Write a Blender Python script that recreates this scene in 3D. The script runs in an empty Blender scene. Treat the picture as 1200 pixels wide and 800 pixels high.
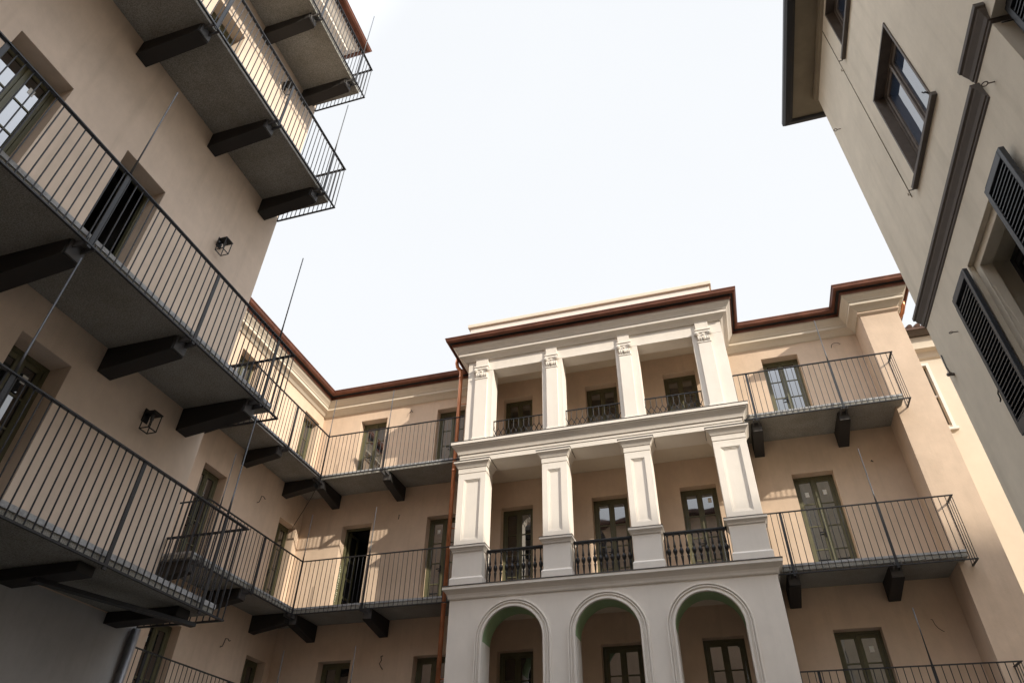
import bpy, bmesh, math, random
from mathutils import Vector, Matrix
random.seed(7)
S = bpy.context.scene
COL = S.collection
R = math.radians

# ------------------------------------------------------------------ camera, sky, sun, exposure
EYE = 1.6
yaw, pitch, roll = -0.307709113, 0.669058708, 0.0202804167
cy, sy, cp, sp = math.cos(yaw), math.sin(yaw), math.cos(pitch), math.sin(pitch)
fwd = Vector((sy * cp, cy * cp, sp)); rgt = Vector((cy, -sy, 0.0)); up = rgt.cross(fwd)
c_, s_ = math.cos(roll), math.sin(roll)
r2 = c_ * rgt + s_ * up; u2 = -s_ * rgt + c_ * up
cam = bpy.data.cameras.new("camera"); camo = bpy.data.objects.new("camera", cam); COL.objects.link(camo)
camo.matrix_world = Matrix(((r2.x, u2.x, -fwd.x, 0), (r2.y, u2.y, -fwd.y, 0), (r2.z, u2.z, -fwd.z, EYE), (0, 0, 0, 1)))
cam.sensor_width = 36.0; cam.lens = 789.13 / 1200 * 36; cam.clip_start = 0.05; cam.clip_end = 2000
S.camera = camo

SUN_EL, SUN_AZ = R(28.9), R(119.5)          # azimuth clockwise from +Y
W = bpy.data.worlds.new("World"); S.world = W; W.use_nodes = True
nt = W.node_tree; nt.nodes.clear()
sky = nt.nodes.new("ShaderNodeTexSky"); sky.sky_type = 'NISHITA'; sky.sun_disc = False
sky.sun_elevation = SUN_EL; sky.sun_rotation = SUN_AZ; sky.air_density = 1.0; sky.dust_density = 4.0; sky.ozone_density = 1.0
hsv = nt.nodes.new("ShaderNodeHueSaturation"); hsv.inputs["Saturation"].default_value = 0.45
bg = nt.nodes.new("ShaderNodeBackground"); bg.inputs["Strength"].default_value = 0.15
out = nt.nodes.new("ShaderNodeOutputWorld")
# bright veil of high haze over the clear sky: whiter to the north, bluer towards the south, with soft uneven patches
tc = nt.nodes.new("ShaderNodeTexCoord"); sx = nt.nodes.new("ShaderNodeSeparateXYZ"); nt.links.new(tc.outputs["Generated"], sx.inputs[0])
mr = nt.nodes.new("ShaderNodeMapRange"); mr.interpolation_type = 'SMOOTHSTEP'; mr.inputs[1].default_value = 0.26; mr.inputs[2].default_value = -0.02
ab = nt.nodes.new("ShaderNodeMath"); ab.operation = 'ABSOLUTE'; nt.links.new(sx.outputs["X"], ab.inputs[0])
ax = nt.nodes.new("ShaderNodeMath"); ax.operation = 'MULTIPLY_ADD'; ax.inputs[1].default_value = -0.42
nt.links.new(ab.outputs[0], ax.inputs[0]); nt.links.new(sx.outputs["Y"], ax.inputs[2]); nt.links.new(ax.outputs[0], mr.inputs[0])
veil = nt.nodes.new("ShaderNodeMix"); veil.data_type = 'RGBA'; veil.inputs[6].default_value = (3.20, 3.28, 3.38, 1); veil.inputs[7].default_value = (8.3, 8.8, 9.7, 1)
hi = nt.nodes.new("ShaderNodeMapRange"); hi.interpolation_type = 'SMOOTHSTEP'; hi.inputs[1].default_value = 0.3; hi.inputs[2].default_value = 0.8   # brightest high overhead
nt.links.new(sx.outputs["Z"], hi.inputs[0]); mh = nt.nodes.new("ShaderNodeMath"); mh.operation = 'MULTIPLY'
nt.links.new(hi.outputs[0], mh.inputs[0]); nt.links.new(mr.outputs[0], mh.inputs[1]); nt.links.new(mh.outputs[0], veil.inputs[0])
cn = nt.nodes.new("ShaderNodeTexNoise"); cn.inputs["Scale"].default_value = 1.6; cn.inputs["Detail"].default_value = 5; nt.links.new(tc.outputs["Generated"], cn.inputs["Vector"])
cr = nt.nodes.new("ShaderNodeMapRange"); cr.inputs[1].default_value = 0.25; cr.inputs[2].default_value = 0.75; cr.inputs[3].default_value = 0.93; cr.inputs[4].default_value = 1.0
nt.links.new(cn.outputs[0], cr.inputs[0])
vm = nt.nodes.new("ShaderNodeMix"); vm.data_type = 'RGBA'
nt.links.new(cr.outputs[0], vm.inputs[0]); nt.links.new(sky.outputs[0], hsv.inputs["Color"]); nt.links.new(hsv.outputs[0], vm.inputs[6]); nt.links.new(veil.outputs[2], vm.inputs[7])
nt.links.new(vm.outputs[2], bg.inputs["Color"]); nt.links.new(bg.outputs[0], out.inputs[0])
sv = Vector((math.sin(SUN_AZ) * math.cos(SUN_EL), math.cos(SUN_AZ) * math.cos(SUN_EL), math.sin(SUN_EL)))
sl = bpy.data.lights.new("sun", 'SUN'); sl.energy = 2.75; sl.angle = R(0.7); sl.color = (1.0, 0.91, 0.77)
slo = bpy.data.objects.new("sun", sl); COL.objects.link(slo); slo.rotation_euler = sv.to_track_quat('Z', 'Y').to_euler()
S.view_settings.view_transform = 'Standard'; S.view_settings.look = 'None'
S.view_settings.exposure = 1.0; S.view_settings.gamma = 1.0; S.view_settings.use_curve_mapping = False
S.cycles.max_bounces = 8; S.cycles.diffuse_bounces = 5

# ------------------------------------------------------------------ materials
def mat(name):
    m = bpy.data.materials.new(name); m.use_nodes = True
    n = m.node_tree.nodes; b = n["Principled BSDF"]
    return m, m.node_tree, n, b

def mix_col(nt, fac, a, b):
    x = nt.nodes.new("ShaderNodeMix"); x.data_type = 'RGBA'
    x.inputs[6].default_value = (*a, 1); x.inputs[7].default_value = (*b, 1)
    if fac is not None: nt.links.new(fac, x.inputs[0])
    return x

def noise(nt, scale, detail=4, rough=0.55, stretch=None):
    g = nt.nodes.new("ShaderNodeNewGeometry"); t = nt.nodes.new("ShaderNodeTexNoise")
    t.inputs["Scale"].default_value = scale; t.inputs["Detail"].default_value = detail; t.inputs["Roughness"].default_value = rough
    if stretch:
        mp = nt.nodes.new("ShaderNodeMapping"); mp.inputs["Scale"].default_value = stretch
        nt.links.new(g.outputs["Position"], mp.inputs["Vector"]); nt.links.new(mp.outputs[0], t.inputs["Vector"])
    else:
        nt.links.new(g.outputs["Position"], t.inputs["Vector"])
    return t

def ramp(nt, src, lo, hi):
    r = nt.nodes.new("ShaderNodeMapRange"); r.inputs[1].default_value = lo; r.inputs[2].default_value = hi
    nt.links.new(src, r.inputs[0]); return r.outputs[0]

def plaster(name, col, var=0.10, bump=0.25, streak=0.0):
    m, nt, n, b = mat(name)
    b.inputs["Roughness"].default_value = 0.92; b.inputs["Specular IOR Level"].default_value = 0.2
    dk = tuple(c * (1 - var) for c in col); lt = tuple(min(1, c * (1 + var * 0.7)) for c in col)
    big = noise(nt, 0.9, 5, 0.6); mx = mix_col(nt, ramp(nt, big.outputs[0], 0.3, 0.7), dk, lt)
    tr = noise(nt, 7.0, 5, 0.65, (1, 1, 0.6))
    mx2 = nt.nodes.new("ShaderNodeMix"); mx2.data_type = 'RGBA'; mx2.blend_type = 'MULTIPLY'
    mx2.inputs[0].default_value = 1.0
    g = mix_col(nt, ramp(nt, tr.outputs[0], 0.35, 0.68), (1 - var * 0.6,) * 3, (1.0, 1.0, 1.0))
    nt.links.new(mx.outputs[2], mx2.inputs[6]); nt.links.new(g.outputs[2], mx2.inputs[7])
    last = mx2.outputs[2]
    if streak:
        st = noise(nt, 1.0, 3, 0.6, (5.5, 5.5, 0.28))
        mx3 = nt.nodes.new("ShaderNodeMix"); mx3.data_type = 'RGBA'; mx3.blend_type = 'MULTIPLY'; mx3.inputs[0].default_value = 1.0
        g3 = mix_col(nt, ramp(nt, st.outputs[0], 0.52, 0.75), (1, 1, 1), (1 - streak, 1 - streak, 1 - streak * 1.1))
        nt.links.new(last, mx3.inputs[6]); nt.links.new(g3.outputs[2], mx3.inputs[7]); last = mx3.outputs[2]
    nt.links.new(last, b.inputs["Base Color"])
    bp = nt.nodes.new("ShaderNodeBump"); bp.inputs["Strength"].default_value = bump; bp.inputs["Distance"].default_value = 0.012
    ad = nt.nodes.new("ShaderNodeMath"); ad.operation = 'ADD'
    fn = noise(nt, 60.0, 3, 0.6); ml = nt.nodes.new("ShaderNodeMath"); ml.operation = 'MULTIPLY'; ml.inputs[1].default_value = 0.25
    nt.links.new(fn.outputs[0], ml.inputs[0]); nt.links.new(tr.outputs[0], ad.inputs[0]); nt.links.new(ml.outputs[0], ad.inputs[1])
    nt.links.new(ad.outputs[0], bp.inputs["Height"])
    bv = nt.nodes.new("ShaderNodeBevel"); bv.samples = 4; bv.inputs["Radius"].default_value = 0.008
    nt.links.new(bv.outputs[0], bp.inputs["Normal"]); nt.links.new(bp.outputs[0], b.inputs["Normal"])
    return m

def speckle(name, a, bcol, scale, rough=0.85, bump=0.3):
    m, nt, n, b = mat(name); b.inputs["Roughness"].default_value = rough
    t = noise(nt, scale, 6, 0.75); l = noise(nt, 1.3, 4, 0.6)
    mx = mix_col(nt, ramp(nt, t.outputs[0], 0.38, 0.62), a, bcol)
    mu = nt.nodes.new("ShaderNodeMix"); mu.data_type = 'RGBA'; mu.blend_type = 'MULTIPLY'; mu.inputs[0].default_value = 1
    g = mix_col(nt, ramp(nt, l.outputs[0], 0.35, 0.7), (0.72, 0.7, 0.66), (1, 1, 1))
    nt.links.new(mx.outputs[2], mu.inputs[6]); nt.links.new(g.outputs[2], mu.inputs[7]); nt.links.new(mu.outputs[2], b.inputs["Base Color"])
    bp = nt.nodes.new("ShaderNodeBump"); bp.inputs["Strength"].default_value = bump; bp.inputs["Distance"].default_value = 0.004
    nt.links.new(t.outputs[0], bp.inputs["Height"]); nt.links.new(bp.outputs[0], b.inputs["Normal"])
    return m

def paint(name, col, rough=0.5, metal=0.0, var=0.15, scale=9.0, spec=0.5):
    m, nt, n, b = mat(name)
    b.inputs["Roughness"].default_value = rough; b.inputs["Metallic"].default_value = metal; b.inputs["Specular IOR Level"].default_value = spec
    t = noise(nt, scale, 5, 0.6)
    mx = mix_col(nt, ramp(nt, t.outputs[0], 0.3, 0.7), tuple(c * (1 - var) for c in col), tuple(min(1, c * (1 + var)) for c in col))
    nt.links.new(mx.outputs[2], b.inputs["Base Color"])
    rr = nt.nodes.new("ShaderNodeMapRange"); rr.inputs[3].default_value = rough * 0.85; rr.inputs[4].default_value = min(1, rough * 1.2)
    nt.links.new(t.outputs[0], rr.inputs[0]); nt.links.new(rr.outputs[0], b.inputs["Roughness"])
    return m

def glass(name, col=(0.012, 0.015, 0.018)):
    m, nt, n, b = mat(name)
    b.inputs["Base Color"].default_value = (*col, 1); b.inputs["Roughness"].default_value = 0.02
    b.inputs["IOR"].default_value = 2.9
    t = noise(nt, 2.2, 1, 0.4); bp = nt.nodes.new("ShaderNodeBump"); bp.inputs["Strength"].default_value = 0.06; bp.inputs["Distance"].default_value = 0.03
    nt.links.new(t.outputs[0], bp.inputs["Height"]); nt.links.new(bp.outputs[0], b.inputs["Normal"])
    return m

def tiles(name):
    m, nt, n, b = mat(name); b.inputs["Roughness"].default_value = 0.8
    t = noise(nt, 5, 4); mx = mix_col(nt, ramp(nt, t.outputs[0], 0.3, 0.7), (0.06, 0.035, 0.028), (0.15, 0.075, 0.05))
    nt.links.new(mx.outputs[2], b.inputs["Base Color"]); return m

def cobbles(name):
    m, nt, n, b = mat(name); b.inputs["Roughness"].default_value = 0.9
    g = nt.nodes.new("ShaderNodeNewGeometry"); v = nt.nodes.new("ShaderNodeTexVoronoi"); v.inputs["Scale"].default_value = 7
    nt.links.new(g.outputs["Position"], v.inputs["Vector"])
    mx = mix_col(nt, ramp(nt, v.outputs["Distance"], 0.2, 0.55), (0.20, 0.18, 0.16), (0.09, 0.085, 0.08))
    nt.links.new(mx.outputs[2], b.inputs["Base Color"])
    bp = nt.nodes.new("ShaderNodeBump"); bp.inputs["Strength"].default_value = 0.5; bp.invert = True
    nt.links.new(v.outputs["Distance"], bp.inputs["Height"]); nt.links.new(bp.outputs[0], b.inputs["Normal"]); return m

M = dict(
    beige=plaster("plaster_beige", (0.655, 0.505, 0.38), 0.11, 0.32, 0.08),
    peach=plaster("plaster_peach", (0.70, 0.575, 0.465), 0.11, 0.32, 0.09),
    white=plaster("plaster_white", (0.76, 0.705, 0.635), 0.05, 0.15, 0.04),
    pale=plaster("plaster_pale", (0.68, 0.60, 0.49), 0.05, 0.15, 0.03),
    inner=plaster("plaster_ochre", (0.50, 0.36, 0.24), 0.08, 0.2),
    greige=plaster("plaster_greige", (0.73, 0.665, 0.545), 0.10, 0.25, 0.10),
    cream=plaster("plaster_cream", (0.66, 0.57, 0.45), 0.05, 0.15),
    plinth=plaster("plaster_grey", (0.48, 0.48, 0.48), 0.12, 0.25, 0.12),
    green=plaster("plaster_green", (0.31, 0.42, 0.24), 0.15, 0.15),
    granite=speckle("granite", (0.17, 0.165, 0.15), (0.45, 0.44, 0.40), 75),
    kerb=speckle("slab_topping", (0.36, 0.37, 0.39), (0.56, 0.57, 0.59), 30),
    iron=paint("railing_iron", (0.017, 0.018, 0.022), 0.5, 0.1),
    cast=paint("cast_iron", (0.012, 0.012, 0.013), 0.45, 0.3),
    rod=paint("galvanised_rod", (0.09, 0.093, 0.10), 0.45, 0.6),
    bracket=paint("bracket_brown", (0.018, 0.0155, 0.014), 0.7, 0.0, 0.25),
    plate=paint("bracket_plate", (0.085, 0.08, 0.078), 0.55, 0.2),
    copper=paint("copper_gutter", (0.165, 0.064, 0.038), 0.5, 0.55, 0.3, 3.0),
    pipe=paint("copper_pipe", (0.52, 0.22, 0.115), 0.36, 0.8, 0.25, 2.5),
    olive=paint("door_olive", (0.105, 0.10, 0.052), 0.5, 0.0, 0.12),
    glass=glass("pane_glass"),
    glass_b=glass('pane_glass_sky_tint', (0.03, 0.05, 0.09)),  # blue base colour stands in for sky reflected in the panes
    dark=paint("interior_painted_dark", (0.02, 0.018, 0.016), 0.9),
    paper=paint("paper", (0.75, 0.75, 0.72), 0.9, 0, 0.05),
    shutter=paint("shutter_blue_grey", (0.034, 0.039, 0.048), 0.45, 0.0, 0.15),
    louvre=paint("shutter_louvre", (0.045, 0.050, 0.058), 0.5),
    taupe=paint("moulding_taupe", (0.125, 0.11, 0.098), 0.8, 0, 0.12),
    wood=paint("window_brown", (0.13, 0.105, 0.085), 0.6, 0, 0.2),
    eave=paint("eave_board", (0.27, 0.23, 0.165), 0.85, 0, 0.2, 2.0),
    black=paint("gutter_black", (0.016, 0.016, 0.018), 0.5),
    flash=paint("lead_flashing", (0.09, 0.085, 0.08), 0.5, 0.4),
    steel=paint("grey_steel_pipe", (0.28, 0.28, 0.29), 0.45, 0.5),
    tile=tiles("roof_tile"), ground=cobbles("cobbles"), foam=speckle("mounting_foam", (0.35, 0.36, 0.22), (0.7, 0.72, 0.6), 25),
)

M['glass_b'].node_tree.nodes['Principled BSDF'].inputs['IOR'].default_value = 4.0
# ------------------------------------------------------------------ mesh helpers
def thing(name, loc, label, cat, group=None):
    o = bpy.data.objects.new(name, None); COL.objects.link(o); o.location = loc; o.empty_display_size = 0.3
    o["label"] = label; o["category"] = cat
    if group: o["group"] = group
    o["_org"] = list(loc)
    return o

def org(o): return Vector(o["_org"])

class MB:
    def __init__(s): s.v = []; s.f = []; s.sm = []
    def add(s, vs, fs, smooth=False):
        k = len(s.v); s.v += [tuple(v) for v in vs]
        for f in fs: s.f.append([i + k for i in f]); s.sm.append(smooth)
    def box(s, x0, x1, y0, y1, z0, z1):
        if x0 > x1: x0, x1 = x1, x0
        if y0 > y1: y0, y1 = y1, y0
        if z0 > z1: z0, z1 = z1, z0
        s.add([(x0,y0,z0),(x1,y0,z0),(x1,y1,z0),(x0,y1,z0),(x0,y0,z1),(x1,y0,z1),(x1,y1,z1),(x0,y1,z1)],
              [(0,3,2,1),(4,5,6,7),(0,1,5,4),(1,2,6,5),(2,3,7,6),(3,0,4,7)])
    def hexa(s, p):  # 8 points, bottom ring then top ring
        s.add(p, [(0,3,2,1),(4,5,6,7),(0,1,5,4),(1,2,6,5),(2,3,7,6),(3,0,4,7)])
    def tube(s, p, q, r, n=6, r1=None, cap=True):
        p = Vector(p); q = Vector(q); r1 = r if r1 is None else r1
        d = (q - p).normalized(); a = d.orthogonal().normalized(); b = d.cross(a)
        vs = []
        for c, rr in ((p, r), (q, r1)):
            for i in range(n):
                t = 2 * math.pi * i / n; vs.append(c + rr * (math.cos(t) * a + math.sin(t) * b))
        fs = [(i, (i + 1) % n, n + (i + 1) % n, n + i) for i in range(n)]
        s.add(vs, fs, True)
        if cap: s.add(vs, [tuple(range(n - 1, -1, -1)), tuple(range(n, 2 * n))])
    def path(s, pts, r, n=6):
        pts = [Vector(p) for p in pts]; rings = []
        a = None
        for i, p in enumerate(pts):
            d = (pts[min(i + 1, len(pts) - 1)] - pts[max(i - 1, 0)]).normalized()
            if a is None: a = d.orthogonal().normalized()
            a = (a - a.dot(d) * d).normalized(); b = d.cross(a)
            rings.append([p + r * (math.cos(2 * math.pi * k / n) * a + math.sin(2 * math.pi * k / n) * b) for k in range(n)])
        vs = [v for ring in rings for v in ring]; fs = []
        for i in range(len(pts) - 1):
            for k in range(n): fs.append((i*n + k, i*n + (k+1) % n, (i+1)*n + (k+1) % n, (i+1)*n + k))
        s.add(vs, fs, True)
        s.add(vs, [tuple(range(n - 1, -1, -1)), tuple(range((len(pts)-1)*n, len(pts)*n))])
    def lathe(s, c, prof, n=10):
        vs = []; fs = []
        for (r, z) in prof:
            for k in range(n):
                t = 2 * math.pi * k / n; vs.append((c[0] + r*math.cos(t), c[1] + r*math.sin(t), c[2] + z))
        for i in range(len(prof) - 1):
            for k in range(n): fs.append((i*n + k, i*n + (k+1) % n, (i+1)*n + (k+1) % n, (i+1)*n + k))
        s.add(vs, fs, True); s.add(vs, [tuple(range(n-1, -1, -1)), tuple(range((len(prof)-1)*n, len(prof)*n))])
    def sweep(s, prof, path, i0=0, i1=None):
        """closed profile of (outward offset, z) swept along the plan path with mitred corners; outward = right of travel"""
        i1 = len(path) - 1 if i1 is None else i1
        nrm = []
        for i in range(len(path) - 1):
            dx, dy = path[i+1][0] - path[i][0], path[i+1][1] - path[i][1]; l = math.hypot(dx, dy); nrm.append((dy / l, -dx / l))
        rings = []
        for i in range(i0, i1 + 1):
            if i == 0: m = nrm[0]
            elif i == len(path) - 1: m = nrm[-1]
            else:
                a, b = nrm[i-1], nrm[i]; k = 1 + a[0]*b[0] + a[1]*b[1]; m = ((a[0] + b[0]) / k, (a[1] + b[1]) / k)
            rings.append([(path[i][0] + o * m[0], path[i][1] + o * m[1], z) for (o, z) in prof])
        n = len(prof); vs = [v for r in rings for v in r]; fs = []
        for i in range(len(rings) - 1):
            for k in range(n): fs.append((i*n + k, i*n + (k+1) % n, (i+1)*n + (k+1) % n, (i+1)*n + k))
        fs.append(tuple(range(n - 1, -1, -1))); fs.append(tuple(range((len(rings)-1)*n, len(rings)*n)))
        s.add(vs, fs)
    def build(s, name, material, parent=None, bevel=0.0, label=None):
        me = bpy.data.meshes.new(name); o = bpy.data.objects.new(name, me); COL.objects.link(o)
        off = org(parent) if parent is not None else Vector((0, 0, 0))
        bm = bmesh.new(); vs = [bm.verts.new(Vector(v) - off) for v in s.v]
        for f, sm in zip(s.f, s.sm):
            try:
                fc = bm.faces.new([vs[i] for i in f]); fc.smooth = sm
            except ValueError: pass
        bmesh.ops.remove_doubles(bm, verts=bm.verts, dist=1e-5)
        bmesh.ops.recalc_face_normals(bm, faces=bm.faces)
        bm.to_mesh(me); bm.free()
        if isinstance(material, (list, tuple)):
            for m in material: me.materials.append(m)
        else: me.materials.append(material)
        if parent is not None: o.parent = parent
        o["_org"] = list(off)
        if label: o["label"] = label
        if bevel:
            b = o.modifiers.new("bevel", 'BEVEL'); b.width = bevel; b.segments = 2; b.limit_method = 'ANGLE'; b.angle_limit = R(40)
        return o

class Frame:
    """wall frame: u along the wall, d out of the wall, z up"""
    def __init__(s, kind, pos): s.k = kind; s.p = pos
    def pt(s, u, d, z):
        if s.k == '+x': return (s.p + d, u, z)
        if s.k == '-x': return (s.p - d, u, z)
        if s.k == '-y': return (u, s.p - d, z)
        if s.k == '+y': return (u, s.p + d, z)
    def box(s, mb, u0, u1, d0, d1, z0, z1):
        a = s.pt(u0, d0, z0); b = s.pt(u1, d1, z1); mb.box(a[0], b[0], a[1], b[1], z0, z1)

def wall(mb, F, u0, u1, z0, z1, holes, t):
    """solid wall with rectangular openings (u0,u1,z0,z1) right through its thickness"""
    us = sorted({u0, u1} | {min(max(h[0], u0), u1) for h in holes} | {min(max(h[1], u0), u1) for h in holes})
    zs = sorted({z0, z1} | {min(max(h[2], z0), z1) for h in holes} | {min(max(h[3], z0), z1) for h in holes})
    nu, nz = len(us) - 1, len(zs) - 1
    def solid(i, j):
        if i < 0 or j < 0 or i >= nu or j >= nz: return False
        cu, cz = (us[i] + us[i+1]) / 2, (zs[j] + zs[j+1]) / 2
        return not any(h[0] < cu < h[1] and h[2] < cz < h[3] for h in holes)
    for i in range(nu):
        for j in range(nz):
            if not solid(i, j): continue
            a, b, c, d = us[i], us[i+1], zs[j], zs[j+1]
            P = F.pt
            mb.add([P(a,0,c),P(b,0,c),P(b,0,d),P(a,0,d)], [(0,1,2,3)])
            mb.add([P(a,-t,c),P(b,-t,c),P(b,-t,d),P(a,-t,d)], [(3,2,1,0)])
            if not solid(i-1, j): mb.add([P(a,0,c),P(a,0,d),P(a,-t,d),P(a,-t,c)], [(0,1,2,3)])
            if not solid(i+1, j): mb.add([P(b,0,c),P(b,0,d),P(b,-t,d),P(b,-t,c)], [(3,2,1,0)])
            if not solid(i, j-1): mb.add([P(a,0,c),P(b,0,c),P(b,-t,c),P(a,-t,c)], [(3,2,1,0)])
            if not solid(i, j+1): mb.add([P(a,0,d),P(b,0,d),P(b,-t,d),P(a,-t,d)], [(0,1,2,3)])

def door(par, F, u0, u1, z0, z1, rec=0.20, rows=4, papers=(), m_frame=None, name='door', open_leaf=False):
    """two-leaf glazed door: frame mesh with panes, handle and paper slips as its own pieces"""
    mf = m_frame or M['olive']
    d = -rec
    fr = MB(); B = lambda a, b, c, e, g, h: F.box(fr, a, b, c, e, g, h)
    fw = 0.05
    B(u0, u0 + fw, d - 0.06, d, z0, z1); B(u1 - fw, u1, d - 0.06, d, z0, z1); B(u0 + fw, u1 - fw, d - 0.06, d, z1 - fw, z1)
    um = (u0 + u1) / 2
    gl = []
    if not open_leaf:
        for (a, b) in ((u0 + fw + 0.003, um - 0.002), (um + 0.002, u1 - fw - 0.003)):
            st = 0.055; e0, e1 = d - 0.055, d - 0.012
            zt = z1 - fw - 0.003; zb = z0 + 0.01
            B(a, a + st, e0, e1, zb, zt); B(b - st, b, e0, e1, zb, zt)
            B(a + st, b - st, e0, e1, zt - 0.06, zt); B(a + st, b - st, e0, e1, zb, zb + 0.16)
            h = (zt - 0.06 - zb - 0.16) / rows
            for k in range(1, rows):
                zz = zb + 0.16 + k * h; B(a + st, b - st, e0 + 0.008, e1 - 0.006, zz - 0.012, zz + 0.012)
            gl.append((a + st, b - st, zb + 0.16, zt - 0.06, h))
        B(um - 0.018, um + 0.018, d - 0.012, d + 0.006, z0 + 0.01, z1 - fw - 0.003)
    o = fr.build(name, mf, par, 0.003)
    if open_leaf:
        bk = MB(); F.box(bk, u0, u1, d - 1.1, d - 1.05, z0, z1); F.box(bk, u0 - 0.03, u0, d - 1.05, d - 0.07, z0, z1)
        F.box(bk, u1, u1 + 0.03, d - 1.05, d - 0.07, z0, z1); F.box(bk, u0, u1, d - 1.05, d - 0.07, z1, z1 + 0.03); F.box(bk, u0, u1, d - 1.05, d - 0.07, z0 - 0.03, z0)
        bk.build('dark_passage', M['dark'], o)  # near-black box stands in for the unlit interior
        lf = MB()
        for dd in (0.0, 0.36):
            F.box(lf, u0 + 0.052, u0 + 0.09, d - 0.10 - dd - 0.05, d - 0.10 - dd, z0, z1 - 0.06)
        for zz in (z0 + 0.02, z0 + 0.55, z0 + 0.98, z0 + 1.42, z1 - 0.12):
            F.box(lf, u0 + 0.055, u0 + 0.087, d - 0.46, d - 0.15, zz, zz + 0.05)
        lf.build('open_leaf', mf, o)
        if par is not house: return o
        fm = MB(); random.seed(3)
        for k in range(26):
            zz = z0 + 0.05 + k * (z1 - z0 - 0.9) / 26; w = 0.012 + random.random() * 0.03
            F.box(fm, u0 - 0.002, u0 + w, d + 0.002 + random.random() * 0.01, d + 0.03 + random.random() * 0.02, zz, zz + 0.028)
        fm.build('foam_strip', M['foam'], o)
        return o
    for (a, b, zz0, zz1, h) in gl:
        g = MB(); F.box(g, a - 0.006, b + 0.006, d - 0.040, d - 0.030, zz0 - 0.006, zz1 + 0.006); g.build('pane', M['glass'], o)
    hd = MB(); zh = z0 + 0.95
    F.box(hd, um - 0.045, um - 0.025, d - 0.012, d - 0.004, zh - 0.09, zh + 0.09); F.box(hd, um - 0.13, um - 0.03, d + 0.022, d + 0.036, zh - 0.01, zh + 0.01)
    F.box(hd, um - 0.042, um - 0.028, d - 0.004, d + 0.024, zh - 0.01, zh + 0.01)
    hd.build('handle', M['cast'], o)
    for (leaf, fu, fz) in papers:
        a, b, zz0, zz1, h = gl[leaf]; pu = a + (b - a) * fu; pz = zz1 - fz * h
        p = MB(); F.box(p, pu - 0.035, pu + 0.035, d - 0.0285, d - 0.0265, pz - 0.05, pz + 0.05); p.build('paper_notice', M['paper'], o)
    return o

def bracket(par, F, u, z_slab, d_tip, h_wall=0.34, h_tip=0.20, w=0.20, taper=True):
    b = MB(); a0, a1 = u - w / 2, u + w / 2; P = F.pt
    zt = z_slab - 0.003
    b.hexa([P(a0, 0, zt - h_wall), P(a1, 0, zt - h_wall), P(a1, d_tip - 0.08, zt - h_tip), P(a0, d_tip - 0.08, zt - h_tip), P(a0, 0, zt), P(a1, 0, zt), P(a1, d_tip - 0.08, zt), P(a0, d_tip - 0.08, zt)])
    o = b.build('bracket', M['bracket'], par, 0.006)
    return o

def tip_plate(par, F, u, z_slab, d_tip, d_rail, zb):
    mb = MB()
    F.box(mb, u - 0.09, u + 0.09, d_tip - 0.078, d_tip - 0.055, z_slab - 0.19, z_slab - 0.004)
    F.box(mb, u - 0.06, u - 0.045, d_tip - 0.055, d_rail + 0.004, z_slab - 0.09, z_slab - 0.02)
    F.box(mb, u + 0.045, u + 0.06, d_tip - 0.055, d_rail + 0.004, z_slab - 0.09, z_slab - 0.02)
    mb.build('tip_plate', M['plate'], par)

def railing(par, pts, zb, zt, posts=(), rods=(), rod_top=1.1, sp=0.105, r=0.0065, cap=0.04, bar_over=0.0):
    """iron railing along plan points; flat top and bottom rails, round bars; posts and rods as pieces"""
    m = MB()
    for i in range(len(pts) - 1):
        p, q = Vector((*pts[i], 0)), Vector((*pts[i+1], 0)); d = (q - p); L = d.length; d.normalize(); nn = Vector((d.y, -d.x, 0))
        def rail(z0, z1, w, e0, e1):
            a, b = p - d * e0, q + d * e1
            m.hexa([tuple(a + nn*w + Vector((0,0,z0))), tuple(b + nn*w + Vector((0,0,z0))), tuple(b - nn*w + Vector((0,0,z0))), tuple(a - nn*w + Vector((0,0,z0))),
                    tuple(a + nn*w + Vector((0,0,z1))), tuple(b + nn*w + Vector((0,0,z1))), tuple(b - nn*w + Vector((0,0,z1))), tuple(a - nn*w + Vector((0,0,z1)))])
        ex = cap / 2 if i < len(pts) - 2 else 0.0
        st = -cap / 2 if i > 0 else 0.0
        rail(zt - 0.014, zt, cap / 2, st, ex)
        ex = 0.014 if i < len(pts) - 2 else 0.0; st = -0.014 if i > 0 else 0.0
        rail(zb, zb + 0.018, 0.014, st, ex)
        n = max(1, round(L / sp)); 
        for k in range(0 if i == 0 else 1, n + 1):
            c = p + d * (L * k / n); m.tube((c.x, c.y, zb + 0.002), (c.x, c.y, zt - 0.002), r, 6, cap=False)
    o = m.build('railing', M['iron'], par)
    for (x, y, horizontal_x) in posts:
        t = MB(); a, b = (0.022, 0.008) if horizontal_x else (0.008, 0.022)
        t.box(x - a, x + a, y - b, y + b, zb - 0.03, zt - 0.014); t.build('post', M['iron'], o)
    for (x, y) in rods:
        t = MB(); t.tube((x, y, zt - 0.02), (x, y, zt + 0.28), 0.016, 8, 0.009); t.tube((x, y, zt + 0.28), (x, y, zt + rod_top), 0.009, 8, 0.008)
        t.build('safety_rod', M['rod'], o)
    return o

# ------------------------------------------------------------------ ground
g = MB(); g.add([(-220, -220, 0), (220, -220, 0), (220, 220, 0), (-220, 220, 0)], [(0, 1, 2, 3)])
go = g.build('ground', M['ground']); go['kind'] = 'structure'

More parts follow.
